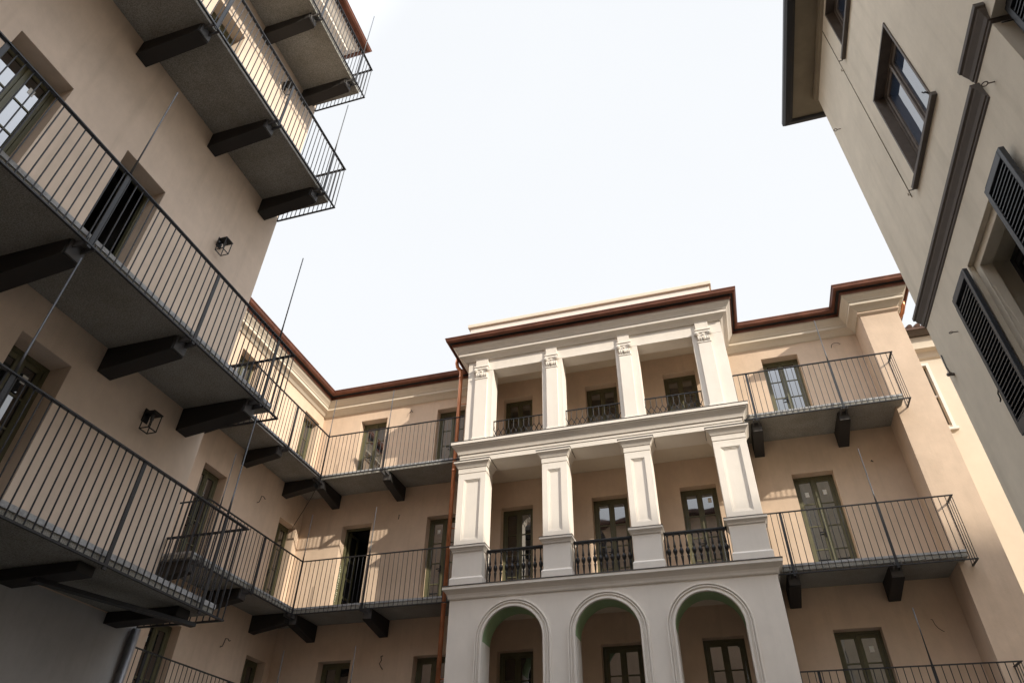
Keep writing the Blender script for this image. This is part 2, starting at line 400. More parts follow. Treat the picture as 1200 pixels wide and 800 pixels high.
# ------------------------------------------------------------------ corner house (wing wall, rear wall, chimney pier)
YW, XG = 13.5, -9.6
PATH = [(XG, 5.8), (XG, YW), (-5.0, YW), (-5.0, 12.2), (0.93, 12.2), (0.93, YW), (3.83, YW), (3.83, 12.75), (4.56, 12.75), (4.56, 17.0)]
CORN = [(0.0, 11.262), (0.012, 11.265), (0.012, 11.27), (0.03, 11.275), (0.05, 11.30), (0.085, 11.34), (0.13, 11.37), (0.165, 11.385), (0.165, 11.455), (0.18, 11.46), (0.19, 11.485), (0.22, 11.52), (0.26, 11.56), (0.285, 11.60), (0.285, 11.64), (-0.15, 11.64), (-0.15, 11.262)]
GUT = [(0.36, 11.70), (0.375, 11.685), (0.40, 11.69), (0.425, 11.72), (0.435, 11.76), (0.435, 11.785), (0.448, 11.79), (0.448, 11.812), (0.40, 11.815), (0.20, 11.86), (0.20, 11.80), (0.36, 11.79)]
GUB = [(0.20, 11.641), (0.292, 11.641), (0.30, 11.603), (0.308, 11.603), (0.308, 11.68), (0.20, 11.68)]
GUD = [(0.20, 11.681), (0.30, 11.681), (0.359, 11.705), (0.359, 11.78), (0.20, 11.79)]  # dark strip imitating the shadow between gutter lip and cornice

house = thing('apartment_building', (-2.5, YW, 0), 'beige corner apartment house with iron balconies and copper gutter around the white loggia', 'building')
FB, FG = Frame('-y', YW), Frame('+x', XG)
FL = {3: (8.99, 10.98), 2: (5.93, 8.06), 1: (3.16, 5.06)}
b_doors = dict(wa=(-8.44, -7.68), wb=(-6.26, -5.50), pa=(-4.47, -3.73), pb=(-2.40, -1.63), pc=(-0.52, 0.22), r=(1.725, 2.51))
g_doors = ((9.86, 10.58), (12.62, 13.31))
holes_b = [(a, b, FL[l][0], FL[l][1]) for l in FL for (a, b) in b_doors.values()]
holes_g = [(a, b, FL[l][0], FL[l][1]) for l in FL for (a, b) in g_doors]
w = MB(); wall(w, FB, XG, 4.56, 0, 11.72, holes_b, 0.45)
w.build('wall', M['beige'], house)
w = MB(); wall(w, FG, 5.8, YW, 0, 11.72, holes_g, 0.45)
w.build('wall', M['beige'], house)
w = MB(); w.box(3.83, 4.56, 12.75, YW - 0.001, 0, 11.62); w.box(4.2, 4.555, YW + 0.45, 17.0, 0, 11.7)
w.build('chimney_pier', M['beige'], house)
for (i0, i1) in ((0, 2), (5, 9)):
    c = MB(); c.sweep(CORN, PATH, i0, i1); c.build('cornice', M['pale'], house)
    c = MB(); c.sweep(GUT, PATH, i0, i1); g_ = c.build('gutter', M['copper'], house)
    c = MB(); c.sweep(GUB, PATH, i0, i1); c.build('drip_edge', M['copper'], g_)
    c = MB(); c.sweep(GUD, PATH, i0, i1); c.build('gutter_shade_strip', M['bracket'], g_)
# little console moulding under the pier cornice
c = MB(); c.sweep([(0.0, 11.16), (0.03, 11.19), (0.05, 11.215), (0.05, 11.24), (0.0, 11.24)], [(3.83, 12.80), (3.83, 12.75), (4.56, 12.75), (4.56, 12.80)]); c.build('moulding', M['beige'], house)
rf = MB(); rf.box(-16, XG + 0.2, 6.6, 20, 11.84, 11.95); rf.box(XG + 0.2, 4.5, YW - 0.2, 20, 11.87, 11.98); rf.build('roof', M['tile'], house)
hp = MB(); hp.path([(4.84, 13.05, 11.62), (4.84, 13.10, 11.52), (4.80, 13.2, 11.42), (4.72, 13.28, 11.34), (4.63, 13.32, 11.25), (4.62, 13.32, 11.0), (4.62, 13.32, 0.2)], 0.045, 8); hp.build('drainpipe', M['pipe'], house)

for l in FL:
    for k, (a, b) in b_doors.items():
        pp = {(3, 'r'): ((0, .5, .55), (1, .5, .55))[:0], (2, 'r'): ((0, .5, .55), (1, .5, .5)), (2, 'wb'): ((0, .55, .4),), (2, 'pa'): ((1, .75, .3),), (2, 'pc'): ((1, .7, .3),), (1, 'r'): ((1, .55, .45),), (3, 'wa'): ()}.get((l, k), ())
        door(house, FB, a, b, FL[l][0], FL[l][1], papers=pp, open_leaf=(l == 2 and k == 'wa'))
    for i, (a, b) in enumerate(g_doors):
        door(house, FG, a, b, FL[l][0], FL[l][1], papers=((0, .5, .5),) if (l == 1 and i == 0) else ())

# balconies of the corner house: slab > topping, bracket, railing
YR, XR = 12.4, -8.58
LV = {3: (8.87, 8.81, 9.92, 1.08), 2: (5.80, 5.71, 6.83, 1.07), 1: (3.10, 3.08, 4.19, 0.84)}
for l, (zs, zb, zt, rt) in LV.items():
    y0 = 8.6 if l == 1 else 9.2
    s = MB()                                    # L-shaped gallery of the wing
    s.sweep([(0.002, zs), (0.9, zs), (0.9, zs + 0.075), (0.002, zs + 0.075)], [(XG, y0 + 0.08), (XG, YW), (-5.02, YW)])
    o = s.build('balcony', M['granite'], house, 0.004)
    s = MB(); s.sweep([(0.002, zs + 0.0755), (0.91, zs + 0.0755), (0.91, zs + 0.115), (0.002, zs + 0.115)], [(XG, y0 + 0.08), (XG, YW), (-5.02, YW)]); s.build('slab_topping', M['kerb'], o)
    for yb in (y0 + 0.25, 10.97): bracket(o, FG, yb, zs, 0.9)
    bracket(o, FG, 12.58, zs, 0.9)
    pl = MB()
    for xb in (-8.72, -6.99): bracket(o, FB, xb, zs, 0.9); tip_plate(o, FB, xb, zs, 0.9, YW - YR, zb)
    for yb in (y0 + 0.25, 10.97): tip_plate(o, FG, yb, zs, 0.9, XR - XG, zb)
    railing(o, [(XG + 0.35, y0), (XR, y0), (XR, YR), (-5.06, YR)], zb, zt, [(XR, 10.97, False), (XR, YR, False), (-6.99, YR, True)] + ([(XR, y0 + .3, False)]), [(XR, YR), (-6.99, YR)] + ([(XR, y0 + 0.3)] if l == 2 else []), rt)
    s = MB()                                    # balcony between loggia and pier
    s.box(0.95, 3.826, YR + 0.1, YW - 0.002, zs, zs + 0.075); s.box(3.826, 3.93, YR + 0.1, 12.748, zs, zs + 0.075)
    o = s.build('balcony', M['granite'], house, 0.004)
    s = MB(); s.box(0.95, 3.826, YR + 0.09, YW - 0.002, zs + 0.0755, zs + 0.115); s.box(3.826, 3.94, YR + 0.09, 12.748, zs + 0.0755, zs + 0.115); s.build('slab_topping', M['kerb'], o)
    pl = MB()
    for xb in (1.21, 2.85): bracket(o, FB, xb, zs, 0.9); tip_plate(o, FB, xb, zs, 0.9, YW - YR, zb)
    railing(o, [(0.95, YR), (4.02, YR), (4.02, 12.745)], zb, zt, [(1.22, YR, True), (2.84, YR, True)], [(2.84, YR)], rt)

# unfinished lamp cables poking out of the plaster
def cable(par, F, u, z, pts, r=0.008):
    m = MB(); m.path([F.pt(u + a, d, z + b) for (a, d, b) in pts], r, 5); m.build('cable_stub', M['iron'], par)
hookp = [(0, 0.0, 0), (0, .05, 0.0), (0.03, .09, .015), (.07, .10, .0), (.10, .10, -.01)]
hook2 = [(0, 0.0, 0), (0, .05, 0.02), (-0.01, .07, .06), (-.05, .075, .05), (-.10, .07, .03), (-.15, .07, .02)]
cable(house, FG, 11.70, 8.10, [(0, 0, -.1), (0, .05, -.09), (0, .07, -.02), (0.0, .08, .05), (.06, .09, .06), (.11, .09, .03), (.15, .09, .05)], .008)
cable(house, FG, 11.75, 5.10, [(0, 0, -.1), (0, .05, -.09), (0, .07, -.02), (0.0, .08, .05), (.06, .09, .06), (.11, .09, .03), (.15, .09, .05)], .008)
cable(house, FB, -6.97, 11.02, [(0, 0, 0.0), (-.03, .06, .05), (0.0, .08, 0.0), (-.06, .06, -.05)])
cable(house, FB, -6.97, 8.13, [(0, 0, .05), (0, .05, .04), (.01, .05, -.02), (0, .05, -.07)])
cable(house, FB, -6.95, 5.0, [(0, 0, .1), (-.02, .05, .08), (.01, .06, .0), (-.03, .06, -.06), (.02, .06, -.13), (.05, .04, -.17)])
cable(house, FB, 3.35, 11.03, [(-.1, .0, -.03), (-.09, .04, .02), (-.03, .05, .05), (.04, .05, .05), (.09, .05, .0)], .006)
cable(house, FB, 3.25, 8.13, [(0, 0, .02), (0, .05, .02), (.02, .05, -.02)])
cable(house, FB, 3.33, 5.03, [(-.02, 0, .1), (-.01, .05, .08), (.0, .06, .0), (.03, .06, -.06), (.07, .06, -.10), (.11, .04, -.12)], .005)

m = MB(); m.path([(-8.60, 12.44, 8.80), (-8.95, 12.75, 8.55), (-9.3, 13.0, 8.30), (-9.59, 13.15, 8.0)], 0.007, 5); m.build('cable_stub', M['iron'], house)

# ------------------------------------------------------------------ white loggia
YL = 12.2
log = thing('loggia', (-2.0, YL, 0), 'white three-bay loggia of pillars over arches, under a copper gutter', 'loggia')
FLg = Frame('-y', YL)
# lower arcade wall with three arched openings
def arcade(mb):
    x0, x1, z0, z1, t, r, zc, zb = -5.02, 0.93, 0.0, 5.68, 0.45, 0.57, 4.90, 3.18
    cs = (-3.76, -2.03, -0.30); N = 24
    for y in (YL, YL + t):
        xs = [x0]
        for c in cs: xs += [c - r, c + r]
        xs.append(x1)
        for i in range(0, len(xs), 2): mb.add([(xs[i], y, z0), (xs[i+1], y, z0), (xs[i+1], y, z1), (xs[i], y, z1)], [(0, 1, 2, 3)])
        for c in cs:
            mb.add([(c - r, y, z0), (c + r, y, z0), (c + r, y, zb), (c - r, y, zb)], [(0, 1, 2, 3)])
            for k in range(N):
                a, b = math.pi * k / N, math.pi * (k + 1) / N
                xa, za, xb, zb2 = c - r*math.cos(a), zc + r*math.sin(a), c - r*math.cos(b), zc + r*math.sin(b)
                mb.add([(xa, y, za), (xb, y, zb2), (xb, y, z1), (xa, y, z1)], [(0, 1, 2, 3)])
    mb.add([(x0, YL, z0), (x0, YL + t, z0), (x0, YL + t, z1), (x0, YL, z1)], [(0, 1, 2, 3)]); mb.add([(x1, YL, z0), (x1, YL + t, z0), (x1, YL + t, z1), (x1, YL, z1)], [(0, 1, 2, 3)])
    return cs, r, zc, zb, t
am = MB(); cs, r, zc, zb, t = arcade(am)
am.build('arcade_wall', M['white'], log)
for c in cs:
    N = 32
    ar = MB()       # moulded archivolt: two rolls and a fillet, down the jambs
    for (r0, r1, p) in ((0.572, 0.61, 0.050), (0.61, 0.645, 0.018), (0.645, 0.668, 0.042), (0.668, 0.685, 0.020), (0.685, 0.715, 0.046)):
        prof = []
        pts = [(c - 1, zb)]
        ring = [(-1, zb)] + [None]
        path_i = [(c - r0, zb)] + [(c - r0*math.cos(math.pi*k/N), zc + r0*math.sin(math.pi*k/N)) for k in range(N + 1)] + [(c + r0, zb)]
        path_o = [(c - r1, zb)] + [(c - r1*math.cos(math.pi*k/N), zc + r1*math.sin(math.pi*k/N)) for k in range(N + 1)] + [(c + r1, zb)]
        vs = []
        for (a, b) in zip(path_i, path_o):
            vs += [(a[0], YL, a[1]), (a[0], YL - p, a[1]), (b[0], YL - p, b[1]), (b[0], YL, b[1])]
        fs = []
        for k in range(len(path_i) - 1):
            for q in range(4): fs.append((4*k + q, 4*k + (q+1) % 4, 4*k + 4 + (q+1) % 4, 4*k + 4 + q))
        fs += [(0, 1, 2, 3), tuple(4*(len(path_i)-1) + q for q in range(4))]
        ar.add(vs, fs)
    ar.build('archivolt', M['white'], log, 0.006)
    it = MB()       # soffit lining: green round the head, pale on the jambs
    rr = 0.5695
    ring = [(c - rr*math.cos(math.pi*k/N), zc + rr*math.sin(math.pi*k/N)) for k in range(N + 1)]
    vs = []
    for (x, z) in ring:
        vx, vz = (x - c) / rr, (z - zc) / rr
        vs += [(x, YL + 0.002, z), (x, YL + t - 0.002, z), (x + vx*0.03, YL + t - 0.002, z + vz*0.03), (x + vx*0.03, YL + 0.002, z + vz*0.03)]
    fs = []
    for k in range(N):
        for q in range(4): fs.append((4*k + q, 4*k + (q+1) % 4, 4*k + 4 + (q+1) % 4, 4*k + 4 + q))
    fs += [(0, 1, 2, 3), tuple(4*N + q for q in range(4))]
    it.add(vs, fs); it.build('arch_soffit', M['green'], log)
    for (ja, jc) in ((c - rr - 0.02, c - rr), (c + rr, c + rr + 0.02)):
        jb = MB(); jb.box(ja, jc, YL + 0.002, YL + t - 0.002, zb, zc); jb.build('arch_jamb', M['white'], log)
# side walls with passage openings, floors and ceilings
for (x, kind) in ((-5.02, '-x'), (0.93, '+x')):
    F = Frame(kind, x); sw = MB()
    hs = [(12.78, 13.44, 3.2, 4.9)] + [(12.78, 13.44, 5.93, 8.06), (12.78, 13.44, 9.07, 10.98)]
    wall(sw, F, YL + 0.46, YW - 0.004, 0, 11.45, hs, 0.26)
    sw.build('side_wall', M['white' if kind == '+x' else 'beige'], log)
for q in ((-4.75, 0.66, YL + 0.455, YW - 0.005, 5.62, 5.90), (-4.75, 0.66, YL + 0.345, YW - 0.005, 8.68, 9.04), (-4.75, 0.66, YL + 0.455, YW - 0.005, 2.9, 3.16), (-4.75, 0.66, YL + 0.38, YW - 0.005, 11.46, 11.62)):
    fl = MB(); fl.box(*q); fl.build('floor_slab', M['pale'], log)
# lower entablature ledge, upper entablature
LP = [(-5.02, 13.2), (-5.02, YL), (0.93, YL), (0.93, 13.2)]
e = MB(); e.sweep([(-0.3, 5.68), (0.02, 5.68), (0.02, 5.685), (0.03, 5.70), (0.035, 5.73), (0.05, 5.77), (0.085, 5.81), (0.115, 5.835), (0.125, 5.845), (0.125, 5.90), (-0.3, 5.905)], LP); e.build('ledge', M['white'], log)
e = MB(); e.sweep([(-0.3, 5.906), (0.135, 5.903), (0.135, 5.916), (-0.3, 5.93)], LP); e.build('flashing', M['flash'], log)
e = MB(); e.box(-5.02, 0.93, YL, YL + 0.54, 8.59, 8.695); e.box(-5.02, 0.93, YL - 0.012, YL + 0.54, 8.703, 8.77); e.box(-5.01, 0.92, YL + 0.01, YL + 0.53, 8.695, 8.703); e.build('beam', M['white'], log)
e = MB(); e.sweep([(-0.3, 8.772), (0.02, 8.772), (0.035, 8.775), (0.04, 8.80), (0.055, 8.84), (0.09, 8.89), (0.125, 8.925), (0.14, 8.935), (0.14, 8.96), (0.165, 8.965), (0.165, 9.03), (-0.3, 9.03)], LP); e.build('ledge', M['white'], log)
e = MB(); e.sweep([(-0.3, 9.031), (0.172, 9.031), (0.172, 9.043), (-0.3, 9.06)], LP); e.build('flashing', M['flash'], log)
e = MB(); e.box(-4.95, 0.93, YL, YL + 0.36, 10.97, 11.281); e.build('beam', M['white'], log)
# crowning cornice and copper gutter
c = MB(); c.sweep([(-0.3, 11.282)] + [(0.012, 11.282)] + CORN[3:-2] + [(-0.3, 11.64)], PATH, 2, 5); c.build('cornice', M['white'], log)
c = MB(); c.sweep(GUT, PATH, 2, 5); g_ = c.build('gutter', M['copper'], log)
c = MB(); c.sweep(GUB, PATH, 2, 5); c.build('drip_edge', M['copper'], g_)
c = MB(); c.sweep(GUD, PATH, 2, 5); c.build('gutter_shade_strip', M['bracket'], g_)
rf = MB(); rf.box(-5.2, 1.1, YL - 0.2, YW + 0.2, 11.83, 11.87); rf.build('roof', M['copper'], log)
at = MB(); at.box(-5.04, 0.88, 12.36, 13.4, 11.872, 12.50); at.build('parapet', M['white'], log)
at = MB(); at.box(-5.10, 0.93, 12.31, 13.45, 12.501, 12.60); at.build('coping', M['pale'], log, 0.008)

# lower pillars: panelled shaft > panel moulding, cap, pedestal
mid = ((-5.02, -4.40, -4.88, -4.52), (-3.17, -2.64, -3.05, -2.78), (-1.45, -0.93, -1.33, -1.06), (0.29, 0.92, 0.42, 0.78))
PD = 0.42
for (a, b, pa, pb) in mid:
    m = MB(); F = FLg
    wall(m, Frame('-y', YL), a, b, 6.73, 8.31, [(pa, pb, 6.85, 8.17)], 0.03)
    m.box(a, b, YL + 0.03, YL + PD, 6.73, 8.31)
    o = m.build('pillar', M['white'], log, 0.004)
    pm = MB()
    for (k, dd) in ((0.0, 0.012), (0.022, 0.022)):
        for q in range(4):
            u0, u1, z0, z1 = pa + k, pb - k, 6.85 + k, 8.17 - k; ww = 0.022
            if q == 0: pm.box(u0, u0 + ww, YL + dd, YL + 0.029, z0, z1)
            if q == 1: pm.box(u1 - ww, u1, YL + dd, YL + 0.029, z0, z1)
            if q == 2: pm.box(u0 + ww, u1 - ww, YL + dd, YL + 0.029, z0, z0 + ww)
            if q == 3: pm.box(u0 + ww, u1 - ww, YL + dd, YL + 0.029, z1 - ww, z1)
    pm.build('panel_moulding', M['white'], o)
    ring = [(a, YL + PD), (a, YL), (b, YL), (b, YL + PD), (a, YL + PD)]
    ring = [(a, YL + PD - 0.001), (a, YL), (b, YL), (b, YL + PD - 0.001)]
    cp_ = MB(); cp_.box(a + 0.004, b - 0.004, YL + 0.004, YL + PD, 8.31, 8.588)
    cp_.sweep([(0.0, 8.325), (0.006, 8.33), (0.006, 8.44), (0.02, 8.445), (0.03, 8.47), (0.055, 8.51), (0.085, 8.54), (0.095, 8.55), (0.095, 8.587), (-0.02, 8.587), (-0.02, 8.325)], ring)
    cp_.build('cap', M['white'], o)
    fsx = MB(); fsx.sweep([(0.012, 8.588), (0.105, 8.588), (0.105, 8.60), (0.012, 8.62)], ring); fsx.build('flashing', M['flash'], o)
    pd = MB(); pd.box(a, b, YL + 0.006, YL + PD, 6.09, 6.60)
    pd.sweep([(0.006, 5.932), (0.03, 5.932), (0.03, 6.07), (0.01, 6.10), (-0.02, 6.10), (-0.02, 5.932)], ring)
    pd.box(a + 0.001, b - 0.001, YL + 0.012, YL + PD, 5.932, 6.09)
    pd.sweep([(-0.02, 6.60), (0.01, 6.60), (0.02, 6.63), (0.045, 6.665), (0.06, 6.675), (0.06, 6.718), (-0.02, 6.718)], ring)
    pd.box(a + 0.01, b - 0.01, YL + 0.01, YL + PD, 6.60, 6.728)
    pd.build('pedestal', M['white'], o)
    fsx = MB(); fsx.sweep([(-0.01, 6.7185), (0.066, 6.7185), (0.066, 6.729), (-0.01, 6.7295)], ring); fsx.build('flashing', M['flash'], o)

# cast-iron balustrade in each lower bay > baluster
prof = [(0.020, 0.0), (0.020, 0.018), (0.010, 0.03), (0.013, 0.10), (0.018, 0.17), (0.022, 0.205), (0.012, 0.225), (0.020, 0.245), (0.031, 0.275), (0.034, 0.30), (0.031, 0.325), (0.020, 0.35), (0.012, 0.365), (0.021, 0.385), (0.016, 0.43), (0.010, 0.52), (0.010, 0.57), (0.018, 0.585), (0.020, 0.60)]
bal0 = None
for (x0, x1) in ((-4.36, -3.205), (-2.60, -1.485), (-0.89, 0.255)):
    yb = YL + 0.19
    m = MB(); m.box(x0, x1, yb - 0.035, yb + 0.035, 6.62, 6.655); m.box(x0, x1, yb - 0.022, yb + 0.022, 6.60, 6.62); m.box(x0, x1, yb - 0.022, yb + 0.022, 5.955, 5.975)
    for xe in (x0, x1 - 0.02): m.box(xe, xe + 0.02, yb - 0.01, yb + 0.01, 5.975, 6.60)
    o = m.build('balustrade', M['cast'], log, 0.004)
    for k in range(10):
        x = x0 + 0.06 + (x1 - x0 - 0.12) * k / 9
        if bal0 is None:
            bm_ = MB(); bm_.lathe((0, 0, 0), [(r_ * 1.2, z_ * 1.04) for (r_, z_) in prof], 10); bal0 = bm_.build('baluster', M['cast']); bal = bal0
        else:
            bal = bal0.copy(); COL.objects.link(bal)
        bal.parent = o; bal.location = Vector((x, yb, 5.975)) - org(log)

# upper piers > pilaster, ionic capital, block
upr = ((-4.95, -4.33, -4.75, -4.45), (-3.14, -2.66, -3.03, -2.77), (-1.43, -0.93, -1.345, -1.08), (0.275, 0.93, 0.385, 0.665))
for (a, b, pa, pb) in upr:
    m = MB(); m.box(a, b, YL + 0.002, YL + 0.35, 9.062, 10.968); o = m.build('pier', M['white'], log, 0.004)
    P0 = YL - 0.055
    pl = MB(); pl.box(pa, pb, P0, YL + 0.001, 9.15, 10.72); pl.box(pa - 0.02, pb + 0.02, P0 - 0.02, YL + 0.001, 9.062, 9.12); pl.box(pa - 0.01, pb + 0.01, P0 - 0.01, YL + 0.001, 9.12, 9.15)
    pl.build('pilaster', M['white'], o, 0.004)
    ca = MB(); cx = (pa + pb) / 2; hw = (pb - pa) / 2
    ca.box(pa - 0.008, pb + 0.008, P0 - 0.012, YL + 0.001, 10.72, 10.745)
    ca.box(pa + 0.01, pb - 0.01, P0 - 0.005, YL + 0.001, 10.745, 10.98)
    ca.box(pa - 0.03, pb + 0.03, P0 - 0.04, YL + 0.001, 11.04, 11.07); ca.box(pa - 0.01, pb + 0.01, P0 - 0.025, YL + 0.001, 10.98, 11.04)
    for sgn in (-1, 1):
        vx = cx + sgn * (hw - 0.005)
        for (rr, dd) in ((0.052, 0.0), (0.036, 0.012), (0.018, 0.024)):
            ca.tube((vx, P0 + 0.02, 10.965), (vx, P0 - 0.03 - dd, 10.965), rr, 14)
        ca.path([(vx + 0.045*math.cos(q)*(1 - q/16), P0 - 0.032, 10.965 + 0.045*math.sin(q)*(1 - q/16)) for q in [i*0.4 for i in range(32)]], 0.006, 4)
        for k in range(3):   # acanthus leaf tips
            ca.path([(cx + sgn*(0.02 + 0.045*k), P0 - 0.008, 10.76), (cx + sgn*(0.025 + 0.045*k), P0 - 0.025, 10.82), (cx + sgn*(0.03 + 0.045*k), P0 - 0.045, 10.87 - 0.01*k)], 0.012, 5)
    ca.tube((cx, P0 + 0.0, 10.93), (cx, P0 - 0.035, 10.93), 0.025, 10); ca.path([(cx, P0 - 0.012, 10.755), (cx, P0 - 0.03, 10.80), (cx, P0 - 0.05, 10.84)], 0.012, 5)
    ca.build('capital', M['white'], o)
    bk = MB(); bk.box(pa, pb, P0, YL - 0.001, 11.07, 11.36)
    bk.sweep([(0, 11.33), (0.015, 11.335), (0.025, 11.355), (0.05, 11.385), (0.055, 11.415), (-0.02, 11.415), (-0.02, 11.33)], [(pa, YL), (pa, P0), (pb, P0), (pb, YL)])
    bk.build('architrave_block', M['white'], o)

# wrought-iron parapet of linked ovals in each upper bay
for (x0, x1) in ((-4.325, -3.145), (-2.655, -1.435), (-0.925, 0.27)):
    yb = YL + 0.16; m = MB(); n = 10; p = (x1 - x0) / n
    m.box(x0, x1, yb - 0.012, yb + 0.012, 9.615, 9.635); m.box(x0, x1, yb - 0.01, yb + 0.01, 9.085, 9.10)
    for k in range(n + 1):
        x = x0 + p * k
        if 0 < k < n or True:
            xx = min(max(x, x0 + 0.012), x1 - 0.012)
            m.tube((xx, yb, 9.615), (xx, yb, 9.44), 0.0085, 6, cap=False); m.tube((xx, yb, 9.19), (xx, yb, 9.10), 0.006, 6, cap=False)
    for k in range(n):
        a, b = x0 + p * k, x0 + p * (k + 1); mm = (a + b) / 2
        for (u, v) in ((a, mm - 0.008), (b, mm + 0.008)):
            pts = []
            for i in range(9):
                q = i / 8; w_ = 0.5 - 0.5 * math.cos(math.pi * q); pts.append((u + (v - u) * w_, yb, 9.44 - 0.125 * q))
            for i in range(1, 9):
                q = i / 8; w_ = 0.5 - 0.5 * math.cos(math.pi * q); pts.append((v + (u - v) * w_, yb, 9.315 - 0.125 * q))
            m.path(pts, 0.0085, 5)
        m.box(mm - 0.013, mm + 0.013, yb - 0.01, yb + 0.01, 9.30, 9.33)
        m.tube((mm, yb, 9.19), (mm, yb, 9.10), 0.005, 5, cap=False)
    m.build('oval_railing', M['cast'], log)
m = MB(); m.box(-4.33, 0.27, YL + 0.17, YL + 0.2, 4.02, 4.05)
for k in range(44): m.tube((-4.3 + k * 0.105, YL + 0.185, 3.17), (-4.3 + k * 0.105, YL + 0.185, 4.03), 0.006, 5, cap=False)
m.build('railing', M['iron'], log)

# copper rainwater pipe with swan neck at the loggia's near corner
dp = MB()
dp.path([(-5.40, 12.52, 11.72), (-5.415, 12.53, 11.60), (-5.40, 12.56, 11.50), (-5.34, 12.60, 11.43), (-5.31, 12.60, 11.36), (-5.305, 12.60, 11.25), (-5.305, 12.60, 0.1)], 0.047, 10)
for z in (11.17, 8.62, 5.72, 2.9): dp.tube((-5.305, 12.60, z), (-5.305, 12.60, z + 0.06), 0.055, 10)
for z in (10.4, 7.3, 4.4): dp.tube((-5.305, 12.60, z), (-5.0, 12.60, z), 0.012, 6)
dp.build('drainpipe', M['pipe'], log)

# ------------------------------------------------------------------ tall house on the near side of the wing
XT, YT = -6.57, 6.55
tw = thing('apartment_building', (XT, 1.5, 0), 'tall shaded beige house with four stacked iron balconies beside the lower beige wing', 'building')
FT = Frame('+x', XT)
TL = {4: (14.17, 15.25, 1.62), 3: (10.72, 11.81, 1.5), 2: (6.39, 7.48, 1.61), 1: (3.76, 4.84, 1.37)}
t_doors = {4: ((0.30, 1.05), (2.0, 2.75), (3.70, 4.42)), 3: ((0.30, 1.05), (2.0, 2.75), (3.70, 4.42)), 2: ((0.30, 1.05), (2.0, 2.76), (3.68, 4.42)), 1: ((0.30, 1.05), (2.0, 2.75), (3.72, 4.38))}
tops = {4: 16.55, 3: 13.35, 2: 9.05, 1: 5.99}
hs = [(a, b, TL[l][0] + 0.17, tops[l]) for l in t_doors for (a, b) in t_doors[l]]
w = MB(); wall(w, FT, -6.0, YT, 3.80, 17.0, hs, 0.5); w.build('wall', M['peach'], tw)
w = MB(); w.box(XT - 8, XT - 0.5, YT - 0.4, YT, 0, 17.0); w.box(XT - 8, XT - 0.5, -6.0, -5.6, 0, 17.0); w.box(XT - 8.4, XT - 8, -6, YT, 0, 17); w.build('side_wall', M['peach'], tw)
w = MB(); w.box(XT - 0.5, XT - 0.004, -6.0, YT - 0.004, 0, 3.80); w.build('plinth', M['plinth'], tw)
TC = [(0, 16.55), (0.0, 16.72), (0.02, 16.74), (0.03, 16.80), (0.10, 16.87), (0.17, 16.90), (0.17, 16.98), (0.2, 17.0), (0.3, 17.1), (0.36, 17.14), (0.36, 17.2), (-0.2, 17.2), (-0.2, 16.55)]
TG = [(0.30, 17.205), (0.37, 17.205), (0.38, 17.16), (0.40, 17.16), (0.40, 17.22), (0.44, 17.24), (0.50, 17.27), (0.54, 17.31), (0.55, 17.35), (0.56, 17.36), (0.56, 17.38), (0.48, 17.38), (0.30, 17.42)]
TP = [(XT, -6.0), (XT, YT), (XT, YT)]; TP = [(XT - 8, -6.0), (XT, -6.0), (XT, YT), (XT - 8, YT)]
TP = list(reversed(TP))
TP = [(XT, -6.0), (XT, YT), (XT - 8, YT)]
c = MB(); c.sweep(TC, TP); c.build('cornice', M['white'], tw)
c = MB(); c.sweep(TG, TP); c.build('gutter', M['copper'], tw)
rf = MB(); rf.box(XT - 8, XT + 0.3, -6, YT + 0.3, 17.4, 17.5); rf.build('roof', M['tile'], tw)
for l in t_doors:
    for i, (a, b) in enumerate(t_doors[l]):
        door(tw, FT, a, b, TL[l][0] + 0.17, tops[l], rec=0.30 if l == 1 else 0.24, rows=5, papers=((1, .5, .4),) if (l, i) in ((1, 2), (2, 1)) else (), open_leaf=(l, i) == (2, 2))
XTR = -5.40
for l, (zb, zt, rt) in TL.items():
    zs = zb + (0.05 if l == 1 else 0.075); df = XTR - XT - 0.09
    s = MB(); s.box(XT + 0.002, XT + df, -5.9, 6.45, zs, zs + 0.062); o = s.build('balcony', M['granite'], tw, 0.004)
    s = MB(); s.box(XT + 0.002, XT + df + 0.012, -5.9, 6.46, zs + 0.0625, zs + 0.115); s.build('slab_topping', M['kerb'], o)
    pl = MB()
    for yb in (0.10, 1.66, 3.20, 4.78, 6.16):
        if l == 1: bracket(o, FT, yb, zs, df - 0.05, 0.12, 0.10)
        else: bracket(o, FT, yb, zs, df - 0.02, 0.33, 0.20, 0.21)
        if l > 1: tip_plate(o, FT, yb, zs, df - 0.02, XTR - XT, zb)
    if l == 1:
        pl = MB()
        pl.hexa([(-6.16, 4.72, 3.66), (-6.08, 4.70, 3.66), (-5.56, 6.33, 3.66), (-5.64, 6.35, 3.66), (-6.16, 4.72, 3.70), (-6.08, 4.70, 3.70), (-5.56, 6.33, 3.70), (-5.64, 6.35, 3.70)])
        pl.build('steel_brace', M['iron'], o)
    pys = (0.1, 1.64, 3.18, 4.77, 6.14)
    railing(o, [(XTR, -5.9), (XTR, 6.53), (XT + 0.02, 6.53)], zb, zt, [(XTR, y, False) for y in pys], [(XTR, y) for y in ((3.18, 6.14) if l < 3 else (6.14,))], rt, 0.092, 0.0075, 0.044)
sp_ = MB(); sp_.tube((XT + 0.05, 6.50, 0.05), (XT + 0.05, 6.50, 3.74), 0.05, 10); sp_.build('drainpipe', M['steel'], tw)

